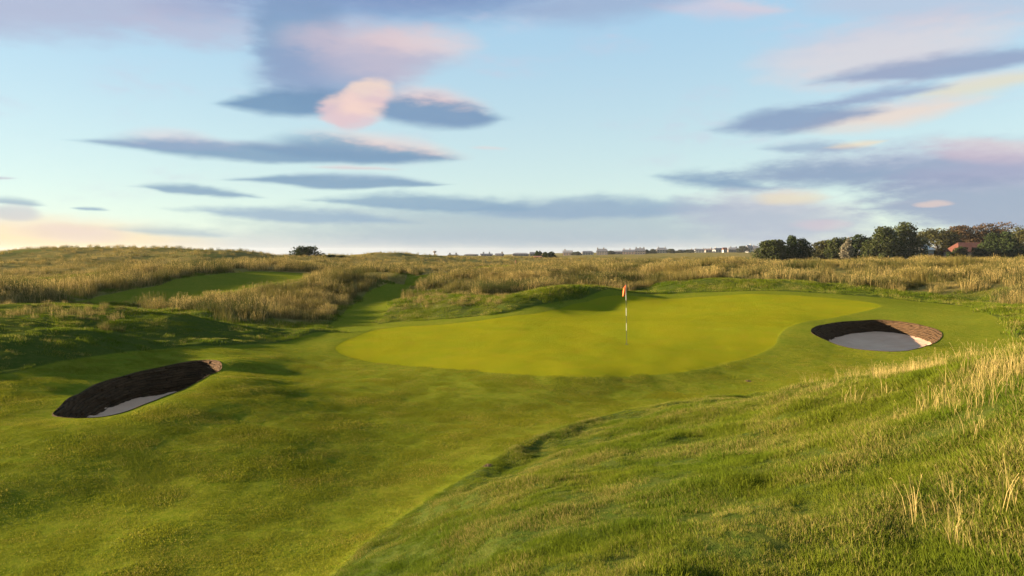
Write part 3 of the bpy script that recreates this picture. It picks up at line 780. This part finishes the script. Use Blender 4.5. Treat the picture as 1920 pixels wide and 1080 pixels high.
for j in range(nv + 1):
    v = j / nv
    for i in range(nu + 1):
        u = i / nu
        zz = top - .01 - .40 * v * (.88 + .12 * u) - .10 * u * (1 - v) ** 2
        fold = math.sin(u * 13 + v * 1.5) * .026 * (0.25 + u) * (1 - .2 * v)
        wd = .34 * (.35 + .65 * v ** .7); a_, b_ = -.012 - u * wd, fold
        V.append((lean * top + a_ * .48 + b_ * .88, a_ * .88 - b_ * .48, zz))
for j in range(nv):
    for i in range(nu):
        q = j * (nu + 1) + i; Fv.append((q, q + 1, q + nu + 2, q + nu + 1))
fl = link('flag', py_mesh('flag', V, Fv, ORANGE, True), fs)
sm = fl.modifiers.new('thickness', 'SOLIDIFY'); sm.thickness = .004
V, Fv = tube([(hx, hy, hz - .05), (hx, hy, hz + .006)], .062, 24)  # solid plug on the turf, near-black to stand in for the hole's shade
cup = link('golf_hole', py_mesh('golf_hole', [(a - hx, b - hy, c - hz) for a, b, c in V], Fv, HOLE_SHADE), loc=(hx, hy, hz))
tag(cup, 'dark round disc standing for the shaded hole at the foot of the flagstick', 'hole')

# small scrapes of bare soil
SOIL = plain('bare_soil', (.075, .05, .028), .95, .4, 14, .8, .05)
def scrape(px, py, wpx, label, seed):
    x0, y0 = hit(px, py); w = wpx * y0 / F / 2; r = random.Random(seed); V, Fv = [], []
    n, k = 18, 4
    edge = [w * r.uniform(.65, 1.2) for _ in range(n)]
    z0 = float(ground_z(x0, y0)[0])
    for j in range(k + 1):
        for i in range(n):
            an = 6.2832 * i / n; q = edge[i] * j / k
            X, Y = x0 + math.cos(an) * q, y0 + math.sin(an) * q * 1.3
            V.append((X, Y, (.016 * (1 - (j / k) ** 2) * r.uniform(.4, 1.4) - (.02 if j == k else 0))))
    G = ground_z([v[0] for v in V], [v[1] for v in V])
    V = [(v[0] - x0, v[1] - y0, v[2] + g - z0) for v, g in zip(V, G)]
    for j in range(k):
        for i in range(n): Fv.append((j * n + i, j * n + (i + 1) % n, (j + 1) * n + (i + 1) % n, (j + 1) * n + i))
    tag(link('soil_scrape', py_mesh('soil_scrape', V, Fv, SOIL), loc=(x0, y0, z0)), label, 'soil', 'bare soil scrapes in the grass')
scrape(1403, 712, 14, 'small dark scrape of bare soil in the hollow before the right bunker', 1)
scrape(914, 868, 24, 'brown patch of bare soil on the lower edge of the foreground mound', 2)
scrape(957, 897, 15, 'smaller brown soil patch a little inside the foreground mound', 3)

# ------------------------------------------------------------------ trees
def leaf_mat(name, c1, c2, c3):
    m, t, o = new_mat(name)
    g = t.new('ShaderNodeNewGeometry'); P = g.outputs['Position']; rb = t.attr('rnd')
    c = t.mix(t.rng(t.noise(P, .5, 3, .6), .35, .65), c1, c2); c = t.mix(t.math('MULTIPLY', rb, .7), c, c3)
    df = t.new('ShaderNodeBsdfDiffuse'); tr = t.new('ShaderNodeBsdfTranslucent'); ms = t.new('ShaderNodeMixShader'); ms.inputs[0].default_value = .2
    t.put(df.inputs[0], c); t.put(tr.inputs[0], c); t.l.new(df.outputs[0], ms.inputs[1]); t.l.new(tr.outputs[0], ms.inputs[2]); t.l.new(ms.outputs[0], o.inputs[0])
    return m
BARK = plain('bark', (.06, .045, .03), .9, .4, 6, .5, .1)
LEAF = dict(dark=leaf_mat('leaf_dark', (0.0172, 0.0265, 0.0094), (0.0234, 0.0351, 0.0109), (0.0351, 0.0429, 0.0140)),
            mid=leaf_mat('leaf_mid', (0.0265, 0.0374, 0.0109), (0.0390, 0.0468, 0.0140), (0.0546, 0.0562, 0.0187)),
            olive=leaf_mat('leaf_olive', (0.0468, 0.0437, 0.0140), (0.0328, 0.0374, 0.0109), (0.0663, 0.0577, 0.0203)),
            brown=leaf_mat('leaf_brown', (0.0585, 0.0328, 0.0156), (0.0429, 0.0312, 0.0140), (0.0741, 0.0437, 0.0218)),
            pale=leaf_mat('leaf_pale', (.16, .135, .085), (.12, .11, .06), (.20, .17, .12)),
            town=leaf_mat('leaf_town', (.034, .042, .022), (.044, .050, .026), (.058, .058, .034)))
def crown_mesh(name, w, h, nl, ls, mat, seed, lobes=9, base=.02, ragged=.25, deep=.8):
    """leaf clumps through the volume of many overlapping lobes"""
    r = np.random.default_rng(seed); V, Rn = [], []
    L = []
    for i in range(int(lobes * 1.9)):
        an = r.uniform(0, 6.283); q = math.sqrt(r.uniform(0, 1)) * .62; zz = r.uniform(.10, .78)
        q *= 1.0 - .55 * max(0, zz - .45) / .4
        L.append((math.cos(an) * q * w / 2, math.sin(an) * q * w / 2 * deep, h * zz, r.uniform(.15, .31) * w / 2 * 1.25, r.uniform(.11, .22) * h))
    L.append((0, 0, h * .42, w * .3, h * .32)); L.append((w * r.uniform(-.15, .15), 0, h * .8, w * .12, h * .14)); L.append((w * r.uniform(-.3, .3), 0, h * .7, w * .12, h * .14))
    L.append((-w * .3, 0, h * .36, w * .19, h * .24)); L.append((w * .3, 0, h * .36, w * .19, h * .24))
    wt = np.array([l[3] ** 2 * l[4] for l in L]) ** .7; wt /= wt.sum()
    pick = r.choice(len(L), nl, p=wt)
    Ls = np.array(L)[pick]
    dv = r.normal(0, 1, (nl, 3)); dv /= np.linalg.norm(dv, axis=1)[:, None]
    rad = r.uniform(.3, 1, nl) ** .45 * (1 + ragged * r.normal(0, .5, nl) * (r.uniform(0, 1, nl) < .35))
    C = Ls[:, :3] + dv * rad[:, None] * Ls[:, [3, 3, 4]]
    C[:, 0] *= w / 2 / np.percentile(np.abs(C[:, 0]), 98.5); C[:, 2] *= (h - ls * .5) / np.percentile(C[:, 2], 99.3)
    C = C[(C[:, 2] > base * h) & (C[:, 2] < h * 1.03)]; n = len(C)
    a1 = r.normal(0, 1, (n, 3)); a1 /= np.linalg.norm(a1, axis=1)[:, None]
    a2 = np.cross(a1, r.normal(0, 1, (n, 3))); a2 /= np.linalg.norm(a2, axis=1)[:, None]
    s = ls * r.uniform(.5, 1.3, n)[:, None]
    q = np.stack([C - a1 * s, C + a2 * s * .55, C + a1 * s, C - a2 * s * .55], 1).reshape(-1, 3)
    return fast_mesh(name, q, np.arange(4 * n).reshape(-1, 4), mat, dict(rnd=np.repeat(r.uniform(0, 1, n), 4)), smooth=False), L
def tree(px0, px1, ytop, ybot, D, kind, label, group, name='broadleaf_tree', leaves=2600, ls=.26, stems=1, seed=0, lobes=10, **kw):
    cx = (px0 + px1) / 2; x, _, _ = ray(cx, 472); X, Y = x * D, D
    w = (px1 - px0) * D / F; zt = EYE + ray(cx, ytop)[2] * D; zb = float(ground_z(X, Y)[0]) - .05; h = zt - zb
    root = tag(empty(name, (X, Y, zb)), label, 'shrub' if 'shrub' in name else 'tree', group)
    me, L = crown_mesh('crown', w, h, int(leaves * 2.6), ls * 1.25, LEAF[kind], seed, lobes, **kw)
    link('crown', me, root)
    r = random.Random(seed)
    for s_ in range(stems):
        ox = (s_ - (stems - 1) / 2) * w * .22
        p = [(ox, 0, -.1), (ox * 1.1 + r.uniform(-.1, .1), 0, h * .25), (ox * 1.25 + r.uniform(-.2, .2), 0, h * .55), (ox * 1.3, 0, h * .8)]
        V, Fv = tube(p, [h * .035, h * .028, h * .016, h * .005], 7)
        tk = link('trunk', py_mesh('trunk', V, Fv, BARK, True), root)
        BV, BF = [], []
        for l in r.sample(L, min(6, len(L))):
            t0 = r.uniform(.2, .5); st = Vector(p[1]).lerp(Vector(p[2]), t0)
            v2, f2 = tube([st, st.lerp(Vector(l[:3]), .5) + Vector((0, 0, -.03 * h)), Vector(l[:3])], [h * .014, h * .009, h * .003], 5)
            k = len(BV); BV += v2; BF += [tuple(i + k for i in f) for f in f2]
        link('limbs', py_mesh('limbs', BV, BF, BARK, True), tk)
    return root
GL, GW, GT = 'trees on the dunes at left', 'trees of the wood at right', 'far trees of the town'
tree(544, 602, 461, 487, 140, 'dark', 'lone dark round tree standing on the dune skyline at left', GL, name='hawthorn_tree', seed=1, leaves=1100, ls=.15, ragged=.5, lobes=12)
tree(606, 634, 478, 488, 135, 'dark', 'low dark bush just right of the lone skyline tree', GL, name='low_shrub', seed=2, leaves=700, ls=.13)
tree(632, 651, 479, 488, 136, 'dark', 'smallest dark bush at the end of the skyline bushes', GL, name='low_shrub', seed=3, leaves=500, ls=.12)
tree(1415, 1486, 450, 479, 170, 'mid', 'rounded green scrub tree at the left end of the right wood', GW, seed=4, lobes=14, leaves=3200, ls=.2)
tree(1460, 1522, 443, 479, 173, 'dark', 'taller ragged dark scrub tree beside the rounded scrub tree', GW, seed=5, ragged=.5, leaves=3200, ls=.2)
tree(1516, 1590, 451, 477, 215, 'olive', 'low olive tree sloping down to the left in the gap', GW, seed=6, leaves=2200)
tree(1548, 1602, 446, 477, 208, 'mid', 'small green tree behind the pale shrub', GW, seed=7, leaves=1800)
tree(1576, 1600, 446, 476, 196, 'pale', 'pale beige flowering shrub between two dark trees', GW, name='pale_shrub', seed=8, leaves=900, ls=.2)
tree(1582, 1650, 441, 477, 207, 'dark', 'dense dark round tree right of the pale shrub', GW, seed=9, leaves=2600)
tree(1622, 1694, 426, 477, 200, 'mid', 'tall green tree on the left of the big pair', GW, seed=10, leaves=3600, lobes=14, stems=2)
tree(1654, 1734, 418, 477, 205, 'mid', 'tallest green tree with open branches on its right side', GW, seed=21, leaves=3400, lobes=14, stems=3, ragged=.6)
tree(1708, 1806, 430, 475, 232, 'olive', 'broad olive tree left of the red roofed house', GW, seed=12, leaves=3400, lobes=13, ls=.3)
tree(1760, 1862, 424, 474, 248, 'brown', 'reddish brown tree rising behind the red roofed house', GW, seed=13, leaves=3600, lobes=13, ls=.3, ragged=.4)
tree(1812, 1910, 419, 474, 252, 'brown', 'dark brown tree with the highest top behind the house', GW, seed=14, leaves=3600, lobes=14, ls=.3, ragged=.4)
tree(1838, 1912, 436, 476, 214, 'dark', 'dark green tree standing right of the red roofed house', GW, seed=15, leaves=3200, lobes=12)
tree(1872, 1962, 424, 476, 238, 'olive', 'olive tree cut by the right edge of the picture', GW, seed=16, leaves=3200, lobes=12)
tree(1935, 2040, 430, 476, 240, 'dark', 'dark tree just beyond the right edge of the wood', GW, seed=17, leaves=3000, lobes=12)
# garden hedge before the house: one clipped mass
def hedge(px0, px1, ytop, D, label, seed):
    x0, x1 = ray(px0, 472)[0] * D, ray(px1, 472)[0] * D; r = np.random.default_rng(seed)
    n = int((x1 - x0) * 620); zb = float(ground_z((x0 + x1) / 2, D)[0]); h = EYE + ray(px0, ytop)[2] * D - zb
    C = np.stack([r.uniform(x0, x1, n), r.uniform(-.8, .8, n), r.uniform(0, 1, n) ** .8], 1)
    C[:, 2] *= h * (.86 + .2 * NZ[2].fbm(C[:, 0] / 2.0, C[:, 1] * 0, 2))
    a1 = r.normal(0, 1, (n, 3)); a1 /= np.linalg.norm(a1, axis=1)[:, None]
    a2 = np.cross(a1, r.normal(0, 1, (n, 3))); a2 /= np.linalg.norm(a2, axis=1)[:, None]
    s = .22 * r.uniform(.5, 1.3, n)[:, None]
    q = np.stack([C - a1 * s, C + a2 * s * .55, C + a1 * s, C - a2 * s * .55], 1).reshape(-1, 3) - np.array([(x0 + x1) / 2, 0, 0])
    me = fast_mesh('hedge', q, np.arange(4 * n).reshape(-1, 4), LEAF['dark'], dict(rnd=np.repeat(r.uniform(0, 1, n), 4)), smooth=False)
    tag(link('hedge', me, loc=((x0 + x1) / 2, D, zb)), label, 'hedge', 'dark garden hedges by the red roofed house')
hedge(1776, 1812, 465, 212, 'short dark hedge at the left corner of the red roofed house', 1)
hedge(1824, 1960, 466.5, 206, 'long dark hedge running to the right below the red roofed house', 2)

# ------------------------------------------------------------------ buildings
STONE = plain('stone', (.13, .108, .092), .9, .2, .6); PALE = plain('pale_render', (.22, .19, .16), .9, .1, .5); WHITEW = plain('white_render', (.26, .25, .235), .9, .06, .5)
PINKW = plain('pink_stone', (.18, .125, .10), .9, .15, .6); SLATE = plain('slate', (.075, .075, .085), .8, .25, 1.5); GSLATE = plain('grey_slate', (.12, .115, .12), .8, .2, 1.5)
TILE = plain('red_tile', (.075, .023, .013), .85, .25, 2.0); BRICKM = plain('brick', (.28, .12, .07), .9, .25, 2.0); PANE = plain('window_pane', (.03, .035, .045), .2, .2, 1, 0, .6)
METAL = plain('pale_metal_roof', (.5, .48, .45), .6, .08, 1.0); GREENW = plain('grey_green_boards', (.14, .17, .16), .85, .15, 2.0); WOOD = plain('brown_wood', (.13, .065, .03), .9, .3, 4.0)
def box(x0, x1, y0, y1, z0, z1):
    V = [(x, y, z) for z in (z0, z1) for y in (y0, y1) for x in (x0, x1)]
    return V, [(0, 2, 3, 1), (4, 5, 7, 6), (0, 1, 5, 4), (1, 3, 7, 5), (3, 2, 6, 7), (2, 0, 4, 6)]
def roof_shape(w, dp, e, h, hip, over=.35):
    """ridge along x; hip = share of the half width taken by the hips"""
    a, b = w / 2 + over, dp / 2 + over; r = w / 2 + over - hip * w / 2 if hip else a
    t = .18
    V = [(-a, -b, e - .1), (a, -b, e - .1), (a, b, e - .1), (-a, b, e - .1), (-a, -b, e + t - .1), (a, -b, e + t - .1), (a, b, e + t - .1), (-a, b, e + t - .1), (-r, 0, e + h), (r, 0, e + h)]
    return V, [(3, 2, 1, 0), (0, 1, 5, 4), (1, 2, 6, 5), (2, 3, 7, 6), (3, 0, 4, 7), (4, 5, 9, 8), (6, 7, 8, 9), (5, 6, 9), (7, 4, 8)]
def house(px0, px1, ytop, D, wall, roof, label, group, hip=0, rh=.42, chim=(), nwin=3, rows=2, rz=0, name='house', dp=None, z0=None, wing=None):
    cx = (px0 + px1) / 2; X = ray(cx, 472)[0] * D; w = (px1 - px0) * D / F
    zb = float(ground_z(X, D)[0]) - .1 if z0 is None else z0
    H = EYE + ray(cx, ytop)[2] * D - zb; e = H * (1 - rh); h = H * rh
    dp = dp or min(9, max(5, w * .7))
    root = tag(empty(name, (X, D, zb), R(rz)), label, 'house' if name != 'brick_hut' else 'hut', group)
    V, Fv = box(-w / 2, w / 2, -dp / 2, dp / 2, 0, e)
    if not hip:
        k = len(V); V += [(-w / 2, 0, e + h - .15), (w / 2, 0, e + h - .15)]
        Fv += [(4, 6, k), (7, 5, k + 1)]
    wl = link('wall', py_mesh('wall', V, Fv, wall), root)
    V, Fv = roof_shape(w, dp, e, h, hip); rf = link('roof', py_mesh('roof', V, Fv, roof), root)
    for cxr in chim:
        q = max(.45, w * .035)
        V, Fv = box(cxr * w / 2 - q, cxr * w / 2 + q, -.5, .5, e + h * .5, H + max(.9, H * .13))
        V2, F2 = box(cxr * w / 2 - q - .12, cxr * w / 2 + q + .12, -.62, .62, H + max(.9, H * .13), H + max(.9, H * .13) + .2); k = len(V)
        link('chimney', py_mesh('chimney', V + V2, Fv + [tuple(i + k for i in f) for f in F2], wall), rf)
    for rr in range(rows):
        for i in range(nwin):
            wx = (-.5 + (i + .5) / nwin) * w * .92; ww, wh = min(.7, w / nwin * .25), min(1.5, e / rows * .5) / 2
            zc = e * (rr + .55) / rows
            V, Fv = box(wx - ww, wx + ww, -dp / 2 - .05, -dp / 2 + .1, zc - wh, zc + wh)
            wn = link('window', py_mesh('window', V, Fv, PANE), root)
            V, Fv = box(wx - ww - .12, wx + ww + .12, -dp / 2 - .12, -dp / 2 + .05, zc - wh - .14, zc - wh - .003)
            link('sill', py_mesh('sill', V, Fv, WHITEW), wn)
    if wing:
        wx, ww, we, wmat = wing
        V, Fv = box(wx - ww, wx + ww, -dp / 2 - 2.2, -dp / 2 - .003, 0, we); V += [(wx, -dp / 2 - 2.2, we + ww * .75), (wx, 0, we + ww * .75)]
        Fv += [(4, 5, 8), (4, 8, 9), (5, 9, 8)]
        link('wing_wall', py_mesh('wing_wall', V, Fv, wmat), root)
        o_ = .3; a_ = -dp / 2 - 2.2 - o_
        rv = [(wx - ww - o_, a_, we - .12), (wx, a_, we + ww * .75 + .12), (wx + ww + o_, a_, we - .12), (wx - ww - o_, 0, we - .12), (wx, 0, we + ww * .75 + .12), (wx + ww + o_, 0, we - .12)]
        rv += [(x, y, z + .15) for x, y, z in rv]
        wr = link('wing_roof', py_mesh('wing_roof', rv, [(6, 7, 10, 9), (7, 8, 11, 10), (0, 3, 4, 1), (1, 4, 5, 2), (0, 1, 7, 6), (1, 2, 8, 7), (0, 6, 9, 3), (2, 5, 11, 8)], roof), root)
        V, Fv = box(wx - .6, wx + .6, -dp / 2 - 2.25, -dp / 2 - 2.1, we * .25, we * .8); link('window', py_mesh('window', V, Fv, PANE), root)
    return root
GH = 'houses of the far town'
house(1784, 1856, 454.5, 224, PALE, TILE, 'low house with red tiled roof and cream gable in front of the right wood', 'houses in the right wood', hip=.38, rh=.50, chim=(), nwin=4, rows=1, dp=8, wing=(3.0, 2.3, 2.5, PALE))
house(1706, 1737, 458, 226, GREENW, METAL, 'low building with pale metal roof beside the tallest green tree', 'houses in the right wood', rh=.3, nwin=2, rows=1, dp=7, rz=24)
house(1003, 1013, 480, 185, BRICKM, BRICKM, 'tiny red brick hut among dunes left of the far town', 'huts on the links', rh=.3, nwin=1, rows=1, name='brick_hut', dp=1.6)
TOWN = [
 (841,858,477,460,PALE,SLATE,'small grey roofed house with two chimneys beyond the dunes, leftmost of the town',(-.7,.7),0),
 (872,895,476,470,STONE,GSLATE,'wide grey roof half hidden by a dune, second from the left of the town',(),.4),
 (901,923,475.5,450,WHITEW,SLATE,'white walled house with dark roof and two chimneys beyond the dunes',(-.5,.5),0),
 (930,943,475,470,STONE,SLATE,'low dark roof with one chimney right of the white house',(.8,),0),
 (961,991,474,500,STONE,GSLATE,'long low dark roof left of the brick hut',(),.3),
 (994,1004,472.5,500,STONE,SLATE,'small dark gabled house directly above the brick hut',(),0),
 (1056,1073,469.5,600,PINKW,GSLATE,'gabled pinkish stone house catching the sun in the far town',(-.6,),0),
 (1091,1112,470.5,640,WHITEW,SLATE,'pale house with blue grey roof right of the pinkish gable',(),.3),
 (1119,1139,466.5,600,STONE,SLATE,'tall dark house with large chimneys in the left half of the town',(-.85,.3),.3),
 (1150,1168,470,640,STONE,GSLATE,'long low grey roofed terrace right of the tall dark house',(),0),
 (1168,1190,468,620,PINKW,SLATE,'brownish terrace with dark roof left of the large block',(-.8,.2),0),
 (1190,1210,465.5,600,STONE,SLATE,'large dark stone block with chimneys in the middle of the town',(-.7,0,.7),.25),
 (1230,1251,464.5,700,PALE,GSLATE,'large pale stone villa between two round trees',(-.6,.6),.4),
 (1272,1284,468,740,STONE,SLATE,'small dark roofed house between trees right of the pale villa',(),0),
 (1287,1301,467.5,740,PALE,GSLATE,'small grey house left of the white row',(.4,),0),
 (1303,1320,466.5,720,WHITEW,SLATE,'first long white house of the white row in the town',(-.8,.8),0),
 (1321,1337,466,730,PALE,PINKW,'pinkish roofed house between the two long white houses',(.5,),0),
 (1338,1354,465,720,WHITEW,SLATE,'second long white house of the white row in the town',(-.6,),0),
 (1355,1362,464,700,WHITEW,TILE,'narrow white gable with reddish roof at the end of the white row',(),0),
 (1364,1384,464,740,STONE,GSLATE,'wide grey roofed house right of the narrow white gable',(-.4,.6),.3),
 (1400,1409,459.5,720,WHITEW,GSLATE,'tall narrow white house near the right wood',(.6,),0),
 (1409,1421,461,730,STONE,SLATE,'dark roofed house beside the scrub tree at the right end of the town',(-.3,),0),
]
for a, b, yt, D, wm, rm, lab, ch, hp in TOWN:
    house(a, b, yt, D, wm, rm, lab, GH, hip=hp, chim=ch, nwin=max(2, int((b - a) / 5)), rows=2, rz=random.uniform(-14, 14))
for i, (a, b, yt, D, lab) in enumerate([
 (1012, 1046, 472, 240, 'broad dark bush right of the brick hut'), (1000, 1017, 470.5, 235, 'dark bush rising behind the brick hut'),
 (1072, 1090, 472, 590, 'dark tree clump right of the pinkish gable'), (1138, 1152, 470, 630, 'low dark tree right of the tall dark house'),
 (1208, 1216, 468, 640, 'small tree at the right end of the large block'), (1215, 1231, 467, 660, 'round dark tree left of the pale villa'),
 (1250, 1266, 466.5, 660, 'round dark tree right of the pale villa'), (1266, 1282, 469, 690, 'low bushy tree before the small dark roofed house'),
 (1282, 1303, 468, 700, 'flat topped trees left of the white row'), (1382, 1404, 461, 690, 'largest town tree left of the tall narrow white house')]):
    tree(a, b, yt, 478, D, 'town' if D > 300 else 'dark', lab, GT, name='town_tree' if D > 300 else 'dune_shrub', seed=60 + i, leaves=800, ls=.2 if D < 300 else .55)
# slim tower behind the dune
X = ray(815, 472)[0] * 480; zt = EYE + ray(815, 469.5)[2] * 480
tw = tag(empty('water_tower', (X, 480, 0)), 'slim grey tower with a wide top on the skyline left of the town', 'tower')
V, Fv = tube([(0, 0, 0), (0, 0, zt * .62)], [.55, .42], 10); link('shaft', py_mesh('shaft', V, Fv, STONE), tw)
V, Fv = tube([(0, 0, zt * .6), (0, 0, zt * .7), (0, 0, zt * .86), (0, 0, zt * .9)], [.5, 1.25, 1.25, .6], 12); link('tank', py_mesh('tank', V, Fv, STONE), tw)
V, Fv = tube([(0, 0, zt * .88), (0, 0, zt + .4)], [.12, .06], 6); link('mast', py_mesh('mast', V, Fv, STONE), tw)
for px, y0, y1, D, lab in ((885, 480, 487, 210, 'brown wooden post left of a pair on the far dune'), (908, 481, 487, 210, 'brown wooden post below the white walled house'), (967, 487, 494.5, 120, 'short brown marker post at the end of the mown path')):
    X = ray(px, 472)[0] * D; zb = float(ground_z(X, D)[0]); hh = EYE + ray(px, y0)[2] * D - zb
    hh = max(.7, min(1.6, hh))
    V, Fv = tube([(0, 0, -.1), (0, 0, hh - .12), (0, 0, hh)], [.10, .10, .04], 8)
    tag(link('marker_post', py_mesh('marker_post', V, Fv, WOOD), loc=(X, D, zb)), lab, 'post', 'wooden posts on the links')

# ------------------------------------------------------------------ air
def haze(density):
    me = bpy.data.meshes.new('haze')
    V, Fv = box(-2900, 2900, -300, 2900, -60.0, 17.0); me.from_pydata(V, [], Fv); me.update()
    m = bpy.data.materials.new('haze'); m.use_nodes = True; t = NT(m.node_tree); t.n.clear()
    o = t.new('ShaderNodeOutputMaterial'); p = t.new('ShaderNodeVolumePrincipled')
    p.inputs['Color'].default_value = (.86, .90, .95, 1); p.inputs['Density'].default_value = density; p.inputs['Anisotropy'].default_value = .2
    t.l.new(p.outputs[0], o.inputs['Volume']); me.materials.append(m)
    tag(link('haze', me), 'thin evening haze over the links', 'haze', kind='stuff')
haze(.00006)
